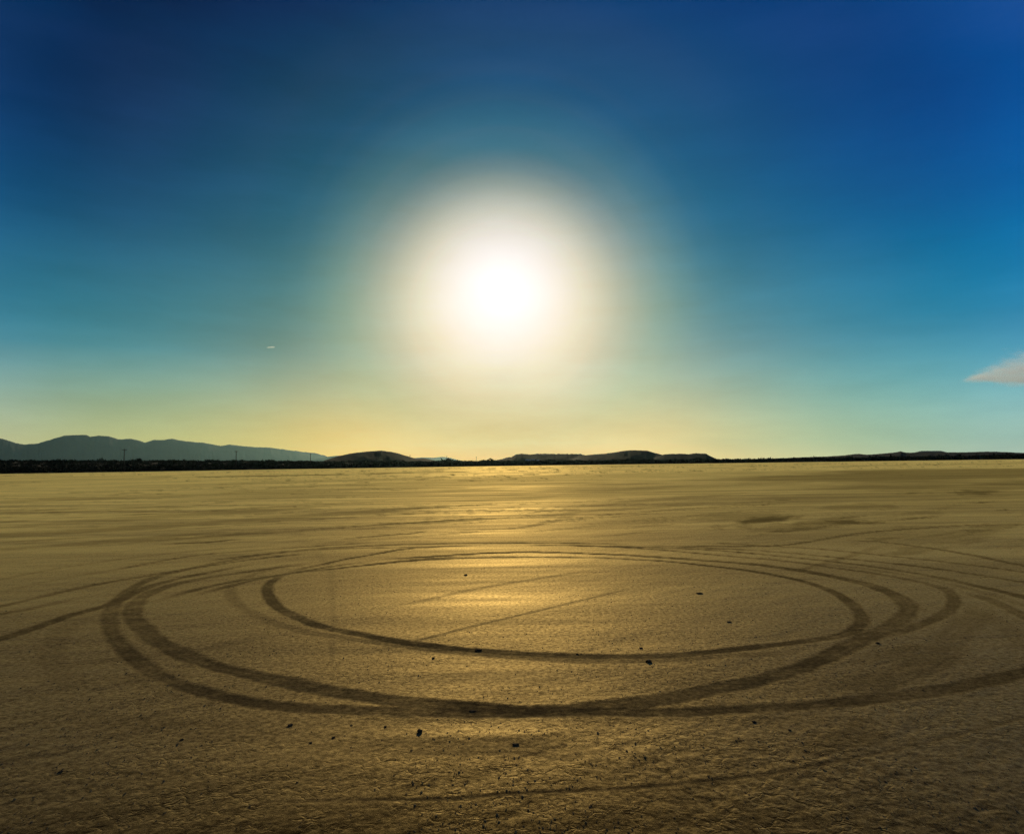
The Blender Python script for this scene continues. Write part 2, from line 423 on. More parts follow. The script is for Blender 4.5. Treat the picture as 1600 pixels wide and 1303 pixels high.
# ------------------------------------------------------------------ lake bed with wheel tracks
# each track: centre line in photograph pixels (laid onto the ground plane), real width in metres, depth of tone
TRACKS = [
    # the narrow inner ring
    ('dark crisp tyre track of the innermost ring', 0.17, 1.0, [(760, 852), (700, 853), (634, 857), (587, 865), (540, 873), (505, 881), (471, 888), (440, 899), (421, 911), (417, 921), (422, 934), (437, 950), (472, 967), (506, 979), (567, 991), (635, 1004), (736, 1015), (804, 1020), (871, 1023), (939, 1025), (1037, 1024), (1112, 1018), (1187, 1010), (1262, 1001), (1319, 991), (1342, 979), (1347, 964), (1334, 946), (1307, 927), (1270, 912), (1225, 901), (1169, 891), (1112, 884), (1056, 878), (1000, 874), (939, 871), (837, 869.5), (736, 871), (652, 875), (584, 881), (520, 888), (470, 894)]),
    # faint second line inside the left bend
    ('faint tyre track just outside the innermost ring', 0.17, 0.5, [(472, 877), (422, 889), (385, 901), (365, 911), (359, 921), (364, 936), (385, 953), (422, 970), (472, 985), (540, 996), (635, 1009), (702, 1016), (804, 1026), (905, 1031), (1040, 1031), (1112, 1026), (1225, 1019), (1300, 1006)]),
    # wide outermost ring
    ('wide tyre track of the outermost ring', 0.20, 0.90, [(700, 853), (634, 855), (540, 856), (472, 860), (405, 867), (354, 876), (304, 886), (250, 899), (216, 913), (187, 934), (173, 955), (172, 979), (184, 1002), (209, 1026), (243, 1051), (287, 1070), (337, 1085), (405, 1098), (472, 1105), (540, 1108.5), (601, 1111), (702, 1113), (804, 1113), (905, 1112), (1040, 1113), (1112, 1110), (1225, 1104), (1337, 1094), (1431, 1083), (1525, 1067), (1600, 1049), (1660, 1030)]),
    # second outer ring that swings in to the right
    ('broad tyre track that swings from the left bend to the right hand loop', 0.24, 0.95, [(500, 878), (405, 890), (337, 900), (275, 912), (230, 928), (210, 945), (207, 958), (216, 974), (236, 995), (270, 1015), (321, 1035), (371, 1049), (422, 1060), (472, 1070), (540, 1083), (635, 1095), (702, 1102), (770, 1107), (837, 1109), (905, 1106), (972, 1100), (1040, 1092), (1075, 1085), (1150, 1070), (1225, 1050), (1281, 1031), (1337, 1004), (1372, 988), (1398, 974), (1416, 960), (1419, 946), (1402, 931), (1367, 916), (1319, 904), (1262, 893), (1187, 882), (1112, 876), (1000, 868), (939, 865), (837, 862), (736, 865), (644, 871), (587, 875)]),
    ('thin tyre track of the third right hand loop', 0.17, 0.95, [(1320, 1000), (1349, 999), (1394, 991), (1431, 978), (1466, 964), (1487, 949), (1490, 934), (1478, 921), (1442, 910), (1375, 897), (1300, 886), (1225, 876), (1112, 866), (1000, 856), (905, 852)]),
    ('wide smeared tyre track on the right', 0.34, 0.55, [(1540, 938), (1532, 957), (1510, 974), (1490, 995), (1470, 1020), (1430, 1045), (1375, 1064), (1320, 1082), (1262, 1098)]),
    ('thin tyre track leaving the rings to the right', 0.19, 1.0, [(804, 851), (905, 852), (1000, 854), (1112, 859), (1225, 869), (1319, 879), (1412, 892), (1487, 906), (1600, 932), (1680, 955)]),
    ('thin upper tyre track leaving to the right', 0.19, 1.0, [(1000, 851), (1150, 858), (1240, 864), (1360, 876), (1450, 886), (1525, 897), (1600, 909), (1680, 922)]),
    ('short tyre track between two right hand loops', 0.15, 0.55, [(1418, 938), (1440, 951), (1460, 960), (1486, 970)]),
    ('fading tyre track bending away at the right edge', 0.2, 0.8, [(1480, 917), (1510, 926), (1544, 936), (1600, 961), (1660, 990)]),
    ('straight thin tyre track running off to the far right', 0.2, 1.0, [(1000, 853), (1120, 853), (1225, 851), (1334, 834), (1412, 826.5), (1506, 820.5), (1600, 819)]),
    ('distant tyre track crossing the far right of the lake bed', 0.2, 0.95, [(1290, 843), (1375, 846), (1487, 861), (1600, 883), (1700, 900)]),
    ('tyre track entering the rings from the left edge', 0.2, 1.0, [(-60, 1012), (5, 996), (78, 972), (111, 960), (145, 951), (172, 944), (210, 925), (260, 908), (330, 893), (405, 879)]),
    ('thin tyre track curving in from the left', 0.19, 0.95, [(-60, 958), (0, 947), (51, 935), (101, 923), (169, 909), (236, 898), (304, 887), (405, 872), (500, 862)]),
    ('second thin tyre track curving in from the left', 0.18, 0.85, [(-60, 972), (5, 958), (51, 950), (101, 939), (160, 927)]),
    ('pale tyre track looping wide on the left', 0.26, 0.33, [(180, 950), (140, 961), (110, 975), (90, 995), (80, 1020), (86, 1045), (110, 1065), (150, 1085)]),
    ('fine tyre track across the upper left', 0.2, 0.9, [(150, 895), (300, 868), (420, 858), (520, 851), (600, 846)]),
    ('fine tyre track alongside the upper left bend', 0.16, 0.75, [(287, 935), (340, 920), (420, 901), (480, 892), (550, 885), (644, 874.5), (736, 868)]),
    ('short tyre curl far out in the glare', 0.35, 0.4, [(690, 828), (800, 825), (850, 817), (875, 812), (888, 804), (897, 799), (893, 793), (885, 790)]),
    ('faint reddish tyre band nearest the front', 0.30, 0.42, [(500, 1164), (595, 1166), (700, 1167), (812, 1166), (900, 1171), (1000, 1172)]),
    ('thin rut across the front', 0.04, 0.6, [(380, 1252), (440, 1251), (500, 1250), (600, 1249), (700, 1247), (762, 1242), (837, 1237), (900, 1235), (1010, 1229), (1100, 1219), (1200, 1208), (1359, 1178), (1480, 1150), (1600, 1121), (1680, 1100)]),
    ('straight hairline rut running through the inner ring', 0.06, 0.5, [(534, 1027), (608, 1012), (659, 999), (736, 979), (837, 955), (939, 930), (1006, 914)]),
    ('soft streaky rut inside the inner ring', 0.14, 0.28, [(560, 956), (578, 952), (652, 940), (736, 921), (837, 904), (939, 889)]),
    ('hairline bicycle rut on the left', 0.05, 0.22, [(451, 827), (466, 836), (490, 856), (502, 872), (515, 890), (519, 930), (520, 975), (519, 1020), (517, 1060)]),
    ('short skid mark crossing the upper right tracks', 0.16, 0.55, [(1230, 897), (1247, 891), (1303, 876), (1381, 851)]),
    ('stubby skid mark beside the right hand loop', 0.16, 0.55, [(1353, 889), (1360, 901), (1368, 913)]),
    ('fine tyre line between the outer rings at the upper left', 0.16, 0.85, [(230, 944), (287, 926), (360, 909), (440, 897), (520, 884), (600, 874)]),
    ('fine tyre line skirting the far side of the rings', 0.18, 0.9, [(300, 879), (420, 864), (520, 855), (640, 850), (760, 848), (880, 848), (1000, 850)]),
    ('fine tyre line fading out at the upper right', 0.18, 0.9, [(1080, 846), (1180, 851), (1290, 858), (1400, 869), (1500, 880), (1600, 893), (1680, 903)]),
    ('far tyre line slanting over the left of the lake bed', 0.25, 0.75, [(0, 838), (150, 829), (330, 819), (520, 809), (700, 799)]),
    ('far tyre line slanting over the right of the lake bed', 0.25, 0.7, [(960, 803), (1080, 794), (1240, 784), (1400, 778)]),
    ('old faded tyre line across the left foreground', 0.2, 0.3, [(0, 1062), (60, 1048), (180, 1030), (330, 1012), (450, 979)]),
    ('faint arc sweeping in from the upper left edge', 0.19, 0.5, [(-40, 912), (0, 905), (100, 886), (220, 869), (340, 857), (450, 850)]),
    ('fainter arc just inside the upper left one', 0.19, 0.4, [(-40, 934), (0, 925), (90, 905), (200, 886), (320, 870)]),
    ('faint arc sweeping out at the right edge', 0.19, 0.5, [(1660, 962), (1600, 945), (1540, 926), (1450, 905), (1350, 888), (1230, 876)]),
    ('faded arc curling back near the right edge', 0.24, 0.38, [(1590, 1040), (1600, 1012), (1580, 985), (1535, 960), (1492, 943)]),
    ('old worn tyre band low on the right', 0.34, 0.26, [(1120, 1090), (1230, 1080), (1350, 1058), (1450, 1030), (1530, 1000)]),
    ('old worn tyre band low on the left', 0.3, 0.22, [(60, 1110), (180, 1128), (330, 1140), (500, 1148)]),
    ('faint wide tyre band below the outermost ring on the right', 0.3, 0.3, [(1020, 1133), (1150, 1132), (1280, 1122), (1400, 1106)]),
]
azf = np.radians(np.concatenate([np.arange(-64, -38, 0.2), np.arange(-38, 38.0001, 0.07), np.arange(38.2, 64.01, 0.2)]))
azc = np.radians(np.concatenate([np.arange(67, 293.1, 4.0)]))
AZ = np.concatenate([azf, azc])
pxs = np.concatenate([np.arange(900, 4, -1.25), np.array([3.6, 3.2, 2.8, 2.4, 2.0, 1.6, 1.2, 0.9, 0.6, 0.4, 0.25, 0.15, 0.08, 0.045])])
RR = np.concatenate([[0.2, 0.8, 1.5], EYE * FPX / pxs])
NR, NA = len(RR), len(AZ)
rr, aa = np.meshgrid(RR, AZ, indexing='ij')
X = rr * np.sin(aa); Y = rr * np.cos(aa)
fine = np.abs(aa) < math.radians(64.05)
track = np.zeros_like(X); owner = np.full(X.shape, -1); depthm = np.zeros_like(X); berm = np.zeros_like(X)
NF = len(azf)
for ti, (lab, wid, tone, pts) in enumerate(TRACKS):
    line = spline(pts)
    gp = on_ground(line[:, 0], line[:, 1])
    # tracks that leave the picture go on over the lake bed, keeping their bend
    for end in (0, -1):
        if -5 < pts[end][0] < 1595: continue
        q = gp[:14] if end == 0 else gp[-14:][::-1]                    # q[0] is the end
        h0 = math.atan2(*(q[0] - q[6])[::-1]); h1 = math.atan2(*(q[6] - q[13])[::-1])
        sl = 0.5 * np.linalg.norm(q[0] - q[13]) + 1e-6
        bend = np.clip(((h0 - h1 + math.pi) % (2 * math.pi) - math.pi) / sl, -0.16, 0.16)
        p, h, ext = q[0].copy(), h0 + bend * sl * 0.5, []
        for k in range(26):
            p = p + 0.5 * np.array([math.cos(h), math.sin(h)]); h += bend * 0.5 * 0.97 ** k; ext.append(p.copy())
        gp = np.vstack([np.array(ext)[::-1], gp]) if end == 0 else np.vstack([gp, np.array(ext)])
    R_ = np.hypot(gp[:, 0], gp[:, 1]); A_ = np.arctan2(gp[:, 0], gp[:, 1])
    best = np.full((NR, NF), 9.0)
    for i in range(len(gp) - 1):
        pad = wid * 0.5 + 0.25 + min(0.5, R_[i] ** 2 / 2500)
        r0, r1 = min(R_[i], R_[i + 1]) - pad, max(R_[i], R_[i + 1]) + pad
        pa = pad / max(r0, 1.0)
        a0, a1 = min(A_[i], A_[i + 1]) - pa, max(A_[i], A_[i + 1]) + pa
        i0, i1 = np.searchsorted(RR, r0), np.searchsorted(RR, r1)
        j0, j1 = np.searchsorted(azf, a0), np.searchsorted(azf, a1)
        if i1 <= i0 or j1 <= j0: continue
        bx, by = X[i0:i1, j0:j1], Y[i0:i1, j0:j1]
        e = gp[i + 1] - gp[i]; L = e @ e + 1e-9
        t = np.clip(((bx - gp[i, 0]) * e[0] + (by - gp[i, 1]) * e[1]) / L, 0, 1)
        d = np.hypot(bx - gp[i, 0] - t * e[0], by - gp[i, 1] - t * e[1])
        best[i0:i1, j0:j1] = np.minimum(best[i0:i1, j0:j1], d)
    w = best < 1.2
    xs, ys = X[:, :NF][w], Y[:, :NF][w]
    wob = (fbm(xs * 3.1, ys * 3.1, 40 + ti, 6, 0.72) - 0.5) * wid * 0.48
    cell = rr[:, :NF][w] ** 2 / (EYE * FPX) * 1.25                     # far lines blur into neighbouring ground
    wd = np.maximum(wid, np.minimum(1.3 * cell, 0.9))
    d = best[w] + wob
    # ends die away
    ends = np.minimum(np.hypot(xs - gp[0, 0], ys - gp[0, 1]), np.hypot(xs - gp[-1, 0], ys - gp[-1, 1]))
    along = 0.72 + 0.45 * (fbm(xs * 0.9, ys * 0.9, 70 + ti, 3) - 0.35)
    soft = np.minimum(0.034 + 0.10 * (1 - tone) * wid, wd * 0.5)
    mk = (1 - sstep(wd * 0.5 - soft, wd * 0.5 + soft, d)) * sstep(0.0, 0.9, ends)
    tread = 0.92 + 0.07 * np.cos(d / wid * 19.0 + 2.0 * fbm(xs * 2, ys * 2, 7, 2))
    val = mk * (wid / wd) ** 0.2 * tone * np.clip(along * 1.12, 0.55, 1.1) * np.clip(tread + 0.9 * (fbm(xs * 9, ys * 9, 88, 5, 0.65) - 0.5) + 0.5 * (fbm(xs * 1.6, ys * 1.6, 89, 3) - 0.5), 0.35, 1.05)
    cur = track[:, :NF][w]
    ow = owner[:, :NF][w]
    better = (val > cur)
    ow[better & (mk > 0.5)] = ti
    track[:, :NF][w] = 1 - (1 - cur) * (1 - val * (0.55 + 0.45 * better)) if False else np.maximum(cur, val) + 0.18 * np.minimum(cur, val)
    owner[:, :NF][w] = ow
    depthm[:, :NF][w] = np.maximum(depthm[:, :NF][w], mk * tone)
    berm[:, :NF][w] = np.maximum(berm[:, :NF][w], tone * np.exp(-((d - wid * 0.55) / 0.05) ** 2) * sstep(0.0, 0.9, ends))
track = np.clip(track, 0, 1)
# stains: dark damp patches, placed where they lie on the lake bed (centre pixel, half length, half width in metres, turn, tone)
stain = np.zeros_like(X)
for (px, py, hl, hw, tone) in [(1195, 812, 3.4, 1.1, 0.75), (1160, 805, 3.5, 1.0, 0.4), (1330, 815, 0.9, 0.8, 0.85), (1285, 818, 2.2, 0.8, 0.6), (1250, 826, 2.2, 0.7, 0.6), (1350, 790, 4.5, 1.6, 0.5),
                               (1505, 768, 9.0, 3.0, 0.8), (1550, 762, 11.0, 4.0, 0.5), (1570, 772, 7.0, 2.0, 0.5), (1520, 752, 10, 4, 0.4), (1480, 741, 60, 26, 0.65), (1560, 744, 60, 20, 0.4), (515, 741, 42, 8, 0.9), (470, 741.5, 26, 6, 0.6),
                               (100, 830, 5, 1.2, 0.4), (330, 838, 2.6, 0.5, 0.5), (210, 842, 3.4, 0.7, 0.4), (600, 836, 1.2, 0.3, 0.6), (325, 846, 0.9, 0.25, 0.8),
                               (360, 800, 9, 1.3, 0.35), (560, 800, 7, 1.1, 0.35), (80, 780, 14, 3, 0.35), (900, 800, 4, 0.7, 0.3), (1060, 790, 5, 0.9, 0.4), (1100, 775, 9, 1.4, 0.35), (1300, 762, 10, 1.6, 0.45), (1190, 755, 12, 2.0, 0.35),
                               (1380, 842, 1.6, 0.4, 0.5), (1450, 858, 1.4, 0.5, 0.4), (1500, 845, 1.8, 0.4, 0.4), (1445, 800, 2.6, 0.7, 0.45),
                               (1400, 1018, 0.75, 0.22, 0.35), (1330, 1150, 0.6, 0.25, 0.3), (250, 1050, 0.7, 0.3, 0.25)]:
    c = on_ground(px, py)
    th = math.radians(42) + 0.15 * math.sin(px)
    sx, sy = X[:, :NF] - c[0], Y[:, :NF] - c[1]
    u = (sx * math.cos(th) + sy * math.sin(th)) / hl; v = (-sx * math.sin(th) + sy * math.cos(th)) / hw
    q = u * u + v * v
    w = q < 6
    n = fbm(u[w] * 1.9 + px, v[w] * 1.3 + py, 300, 5, 0.62)
    stain[:, :NF][w] = np.maximum(stain[:, :NF][w], min(tone * 1.3, 1.0) * sstep(1.15, 0.25, np.sqrt(q[w]) + (n - 0.5) * 2.2))
# long soft streaks of damp silt and scuffed crust over the middle and far lake bed
mid = fine & (rr > 7) & (rr < 420)
xm, ym, rm = X[mid], Y[mid], rr[mid]
cu, su = math.cos(math.radians(40)), math.sin(math.radians(40))
um, vm = xm * cu + ym * su, -xm * su + ym * cu
um = um + 2.0 * fbm(xm * 0.11, ym * 0.11, 410, 3); vm = vm + 1.2 * fbm(xm * 0.13, ym * 0.13, 411, 3)
smear = 0.55 * sstep(0.56, 0.70, fbm(um * 0.10, vm * 0.75, 400, 6, 0.62)) + 0.4 * sstep(0.58, 0.70, fbm(um * 0.35, vm * 2.6, 402, 5, 0.62))
smear *= sstep(12, 24, rm) * sstep(0.30, 0.55, fbm(xm * 0.045, ym * 0.045, 404, 3))
wide = 0.34 * sstep(0.52, 0.66, fbm(um * 0.018, vm * 0.07, 406, 5, 0.6)) * sstep(18, 40, rm)
stain[mid] = np.clip(np.maximum(stain[mid], np.maximum(smear, wide)), 0, 1)
# relief
Z = np.zeros_like(X)
near = fine & (rr < 40)
xn, yn, rn = X[near], Y[near], rr[near]
ca, sa = math.cos(math.radians(42)), math.sin(math.radians(42))
us, vs_ = xn * ca + yn * sa, -xn * sa + yn * ca
rel = 0.012 * (fbm(us * 0.5, vs_ * 2.2, 3, 4) - 0.5)
rel += 0.005 * (fbm(us * 2.5, vs_ * 7.0, 4, 4) - 0.5)
patch = sstep(0.40, 0.62, fbm(xn * 0.55, yn * 0.55, 8, 4)) * 0.8 + 0.35 * sstep(7.5, 4.5, rn)
calm = 1 - 0.85 * np.clip(depthm[near], 0, 1)
wx = xn + 0.05 * (fbm(xn * 9, yn * 9, 21, 3) - 0.5); wy = yn + 0.05 * (fbm(xn * 9, yn * 9, 22, 3) - 0.5)
close = rn < 14
pl = np.zeros_like(xn)
f1, f2, cid = worley(wx[close] * 9.0, wy[close] * 9.0, 31)
pl[close] = 0.004 * (cid - 0.5) * sstep(0.0, 0.3, f2 - f1)
rel += 0.55 * pl * np.clip(patch, 0, 1.15) * calm
rel += 0.0028 * (fbm(xn * 14, yn * 14, 51, 3, 0.6) - 0.5) * calm * (0.4 + patch)
rel += -0.0015 * depthm[near] + 0.0008 * berm[near]
Z[near] = rel * sstep(40, 22, rn)
Z[~near] = 0
verts = np.stack([X, Y, Z], -1).reshape(-1, 3)
idx = np.arange(NR * NA).reshape(NR, NA)
nxt = np.roll(idx, -1, axis=1)
quads = np.stack([idx[:-1], nxt[:-1], nxt[1:], idx[1:]], -1).reshape(-1, 4)[:, ::-1]
fown = owner.reshape(-1)[quads]
fo = np.sort(fown, axis=1)
fid = np.where(fo[:, 1] == fo[:, 2], fo[:, 1], np.where(fo[:, 2] == fo[:, 3], fo[:, 2], fo[:, 1]))
# vertex normals of the whole sheet, so that the pieces meet without a seam
fn = np.cross(verts[quads[:, 2]] - verts[quads[:, 0]], verts[quads[:, 3]] - verts[quads[:, 1]])
vn = np.zeros_like(verts)
for k in range(4): np.add.at(vn, quads[:, k], fn)
vn /= np.maximum(np.linalg.norm(vn, axis=1, keepdims=True), 1e-12)
trk, stn = track.reshape(-1), stain.reshape(-1)


def sheet(name, sel, parent=None):
    q = quads[sel]
    used, inv = np.unique(q.ravel(), return_inverse=True)
    return mesh_np(name, verts[used], inv.reshape(q.shape), M_GROUND, {'track': trk[used], 'stain': stn[used]}, True, parent, vn[used])


lake = sheet('lake_bed', fid < 0)
tag(lake, 'flat dry lake bed of cracked tan mud reaching to the dark brush', kind='structure')
for ti, t in enumerate(TRACKS):
    sel = fid == ti
    if sel.sum() < 12: continue
    tag(sheet('tyre_track', sel, lake), t[0])
# the small disc under the camera
ang = np.linspace(0, 2 * math.pi, 48, endpoint=False)
cv = np.vstack([[[0, 0, -0.002]], np.stack([0.26 * np.sin(ang), 0.26 * np.cos(ang), np.full(48, -0.002)], -1)])
cf = np.array([[0, 1 + (i + 1) % 48, 1 + i] for i in range(48)])
mesh_np('mud_patch', cv, cf, M_GROUND, {'track': np.zeros(49), 'stain': np.zeros(49)}, True, lake)


# ------------------------------------------------------------------ brush land round the lake bed
def horizon_y(px): return 725.0 - (px - 800) * 0.01345


def shore(az):
    px = 800 + 1120 * np.tan(np.clip(az, -1.2, 1.2))
    dep = np.interp(px, [-400, 250, 420, 800, 1200, 1600, 2400], [3.9, 3.7, 3.2, 2.9, 2.9, 2.6, 2.6])
    return EYE * FPX / dep


def plain_rise(az):
    px = 800 + 1120 * np.tan(np.clip(az, -1.2, 1.2))
    up = np.interp(px, [-700, 5, 200, 400, 500, 620, 700, 780, 950, 1150, 1300, 2400], [15, 14.2, 11.8, 8.8, 6.6, 5.2, 3.9, 3.2, 2.0, 0.6, 0.4, 0.4])
    return 1.8 + up * 1400 / 1120 * np.cos(np.clip(az, -1.1, 1.1))


def plain_z(x, y):
    az = np.arctan2(x, y); r = np.hypot(x, y)
    s = shore(az) + 30 * (fbm(az * 60 + 40, r * 0 + 3, 91, 4) - 0.5) / np.maximum(np.cos(az), 0.3)
    t = np.clip((r - s) / (1400 - s), -0.05, 1)
    zz = plain_rise(az) * np.where(t > 0, 0.15 * sstep(0, 0.05, t) + 0.85 * t ** 0.9 if False else t, t * 0.5)
    zz = zz + 0.5 * np.sign(t) * sstep(0, 0.03, np.abs(t)) + 0.9 * (fbm(x * 0.01, y * 0.01, 95, 3) - 0.5) * np.clip(t * 4, 0, 1)
    return zz


taz = np.radians(np.arange(-60, 60.01, 0.25))
tr = np.concatenate([np.linspace(470, 1000, 90), np.linspace(1010, 1500, 26), np.array([1800, 2400, 3500, 6000, 12000, 20000, 32000, 44000])])
tR, tA = np.meshgrid(tr, taz, indexing='ij')
tX, tY = tR * np.sin(tA), tR * np.cos(tA)
tZ = plain_z(tX, tY)
i2 = np.arange(tX.size).reshape(tX.shape)
tq = np.stack([i2[:-1, :-1], i2[:-1, 1:], i2[1:, 1:], i2[1:, :-1]], -1).reshape(-1, 4)[:, ::-1]
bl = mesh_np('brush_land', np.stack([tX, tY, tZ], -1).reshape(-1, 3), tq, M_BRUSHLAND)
tag(bl, 'dark brush covered land rising gently behind the lake bed', kind='structure')


# ------------------------------------------------------------------ hills and mountains
def ridge(name, prof, dist, depth, mat, label, seed, rough=1.0, floor_y=None, nrow=25, dpx=1.0):
    """a solid range: its crest follows the silhouette at its own distance, with slopes in front and behind"""
    P = np.array(prof, float)
    n = int((P[-1, 0] - P[0, 0]) / dpx) + 1
    px = np.linspace(P[0, 0], P[-1, 0], n)
    py = np.interp(px, P[:, 0], P[:, 1])
    py = py - (0.9 if mat is M_HILL else 0.0) + (fbm(px * 0.14, px * 0 + seed, seed, 5, 0.72) - 0.5) * 2.6 * rough
    d = ray(px, py)
    hor = np.hypot(d[:, 0], d[:, 1])
    dx, dy = d[:, 0] / hor, d[:, 1] / hor
    far = np.linspace(dist[0], dist[1], n) if isinstance(dist, tuple) else dist
    R0 = far / np.maximum(dy, 0.3) ** 0.5
    crest = EYE + d[:, 2] / hor * R0
    t = np.linspace(-1, 1, nrow)
    T, _ = np.meshgrid(t, px, indexing='ij')
    foot = plain_rise(np.arctan2(dx, dy)) - 3.0
    wander = 1 + 0.25 * (fbm(px * 0.04, px * 0 + 2, seed + 3, 3) - 0.5)
    RRr = R0[None] + T * depth * wander[None]
    shape = (1 - np.abs(T)) ** 0.85
    gull = fbm(px[None] * 0.10 + 0 * T, T * 2.2 + 7, seed + 5, 4, 0.6) - 0.5
    amp = np.clip(crest - foot, 0, None)[None]
    Zr = foot[None] + amp * np.clip(shape + gull * 0.30 * np.abs(T) * (1 - np.abs(T)) * 2.0, 0, 1 - 0.25 * np.abs(T))
    V = np.stack([dx[None] * RRr, dy[None] * RRr, Zr], -1)
    ii = np.arange(V.shape[0] * V.shape[1]).reshape(V.shape[:2])
    q = np.stack([ii[:-1, :-1], ii[:-1, 1:], ii[1:, 1:], ii[1:, :-1]], -1).reshape(-1, 4)[:, ::-1]
    o = mesh_np(name, V.reshape(-1, 3), q, mat)
    return tag(o, label, kind='structure')


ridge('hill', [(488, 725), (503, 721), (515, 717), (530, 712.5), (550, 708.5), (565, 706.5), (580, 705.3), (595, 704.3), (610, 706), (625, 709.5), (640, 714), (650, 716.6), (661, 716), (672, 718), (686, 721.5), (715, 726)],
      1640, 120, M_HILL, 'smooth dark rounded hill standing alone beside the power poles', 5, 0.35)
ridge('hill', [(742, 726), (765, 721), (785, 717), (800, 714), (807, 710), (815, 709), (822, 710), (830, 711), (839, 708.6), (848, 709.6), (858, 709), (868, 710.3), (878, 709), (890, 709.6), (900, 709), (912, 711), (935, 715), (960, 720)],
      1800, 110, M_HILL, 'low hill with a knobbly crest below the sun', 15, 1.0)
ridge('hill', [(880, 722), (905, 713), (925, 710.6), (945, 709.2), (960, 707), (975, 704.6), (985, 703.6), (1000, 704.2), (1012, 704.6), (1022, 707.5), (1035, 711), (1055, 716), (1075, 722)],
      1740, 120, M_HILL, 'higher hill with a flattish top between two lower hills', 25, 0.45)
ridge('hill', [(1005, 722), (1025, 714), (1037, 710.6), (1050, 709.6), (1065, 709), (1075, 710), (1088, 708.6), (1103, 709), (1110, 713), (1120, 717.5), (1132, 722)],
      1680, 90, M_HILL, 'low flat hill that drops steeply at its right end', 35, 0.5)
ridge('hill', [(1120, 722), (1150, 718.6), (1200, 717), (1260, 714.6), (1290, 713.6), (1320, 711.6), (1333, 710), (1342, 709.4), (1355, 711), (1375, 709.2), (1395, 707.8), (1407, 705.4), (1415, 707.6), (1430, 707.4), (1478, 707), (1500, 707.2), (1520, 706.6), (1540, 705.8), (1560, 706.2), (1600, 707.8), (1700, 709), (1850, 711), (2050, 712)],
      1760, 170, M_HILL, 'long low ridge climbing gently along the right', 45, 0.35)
ridge('mountain', [(1385, 716), (1415, 709), (1430, 706.2), (1440, 703.9), (1455, 704), (1470, 703.8), (1477, 705.6), (1490, 709), (1510, 716)],
      7000, 400, M_MOUNT, 'small bluish table mountain showing behind the ridge', 55, 0.3)
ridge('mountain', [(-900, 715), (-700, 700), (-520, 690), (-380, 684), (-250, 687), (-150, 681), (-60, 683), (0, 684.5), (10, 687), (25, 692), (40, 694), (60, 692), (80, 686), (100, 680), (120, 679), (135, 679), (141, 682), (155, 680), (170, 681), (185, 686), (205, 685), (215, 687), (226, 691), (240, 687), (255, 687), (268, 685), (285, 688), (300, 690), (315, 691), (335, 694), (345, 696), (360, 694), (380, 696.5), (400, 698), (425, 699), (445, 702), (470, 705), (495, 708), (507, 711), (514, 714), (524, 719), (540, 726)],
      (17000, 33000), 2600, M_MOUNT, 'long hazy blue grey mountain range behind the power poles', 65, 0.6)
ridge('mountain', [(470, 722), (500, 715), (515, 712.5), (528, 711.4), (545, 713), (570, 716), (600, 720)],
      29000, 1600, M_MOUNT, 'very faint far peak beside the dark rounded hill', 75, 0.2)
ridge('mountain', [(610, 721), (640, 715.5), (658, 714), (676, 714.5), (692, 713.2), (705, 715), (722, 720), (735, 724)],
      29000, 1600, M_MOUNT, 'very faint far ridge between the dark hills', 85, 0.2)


# ------------------------------------------------------------------ brush
def leaf_clumps(n, w, h, rs, seed_r, lift=0.0):
    """leaf-sized triangles spread through a crown"""
    th = seed_r.uniform(0, 2 * math.pi, n); u = seed_r.uniform(-0.55, 1, n); q = seed_r.uniform(0.55, 1.0, n)
    s = np.sqrt(np.clip(1 - u * u, 0, 1))
    c = np.stack([np.cos(th) * s * q * w, np.sin(th) * s * q * w, lift + h * (0.42 + 0.5 * u * q)], -1)
    d1 = seed_r.normal(size=(n, 3)); d2 = seed_r.normal(size=(n, 3)); d3 = seed_r.normal(size=(n, 3))
    V = np.stack([c + d1 * rs, c + d2 * rs, c + d3 * rs], 1).reshape(-1, 3)
    V[:, 2] = np.maximum(V[:, 2], 0.02)
    return V, np.arange(n * 3).reshape(-1, 3)


def bush_proto(n, w, h, rs, seed):
    V, F = leaf_clumps(n, w, h, rs, np.random.default_rng(seed))
    return V, F


protos = [bush_proto(34, 0.95 + 0.15 * k, 1.0, 0.33, 500 + k) for k in range(7)]
NB = 14000
baz = rng.uniform(math.radians(-46), math.radians(46), NB)
sh = shore(baz)
u = rng.uniform(0, 1, NB)
br = np.where(rng.uniform(0, 1, NB) < 0.45, sh + 2 + (u ** 1.6) * 140, sh + u * (1560 - sh))
bx, by = br * np.sin(baz), br * np.cos(baz)
bz = plain_z(bx, by)
keep = (bz > 0.15) & ~((np.abs(br - 1120 - 40 * np.sin(baz * 9)) < 45) & (np.abs(baz) < 0.3))
bh = rng.lognormal(0.28, 0.32, NB) * (1.0 + 0.35 * (br > 900))
bV, bF, off = [], [], 0
for i in np.nonzero(keep)[0]:
    V, F = protos[i % 7]
    a = rng.uniform(0, 6.28); c, s = math.cos(a), math.sin(a)
    w = bh[i] * rng.uniform(0.9, 1.5)
    Vt = np.stack([(V[:, 0] * c - V[:, 1] * s) * w + bx[i], (V[:, 0] * s + V[:, 1] * c) * w + by[i], V[:, 2] * bh[i] + bz[i] - 0.1], -1)
    bV.append(Vt); bF.append(F + off); off += len(V)
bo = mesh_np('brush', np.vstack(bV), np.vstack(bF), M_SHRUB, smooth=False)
tag(bo, 'band of black desert brush along the far edge of the lake bed', kind='stuff')


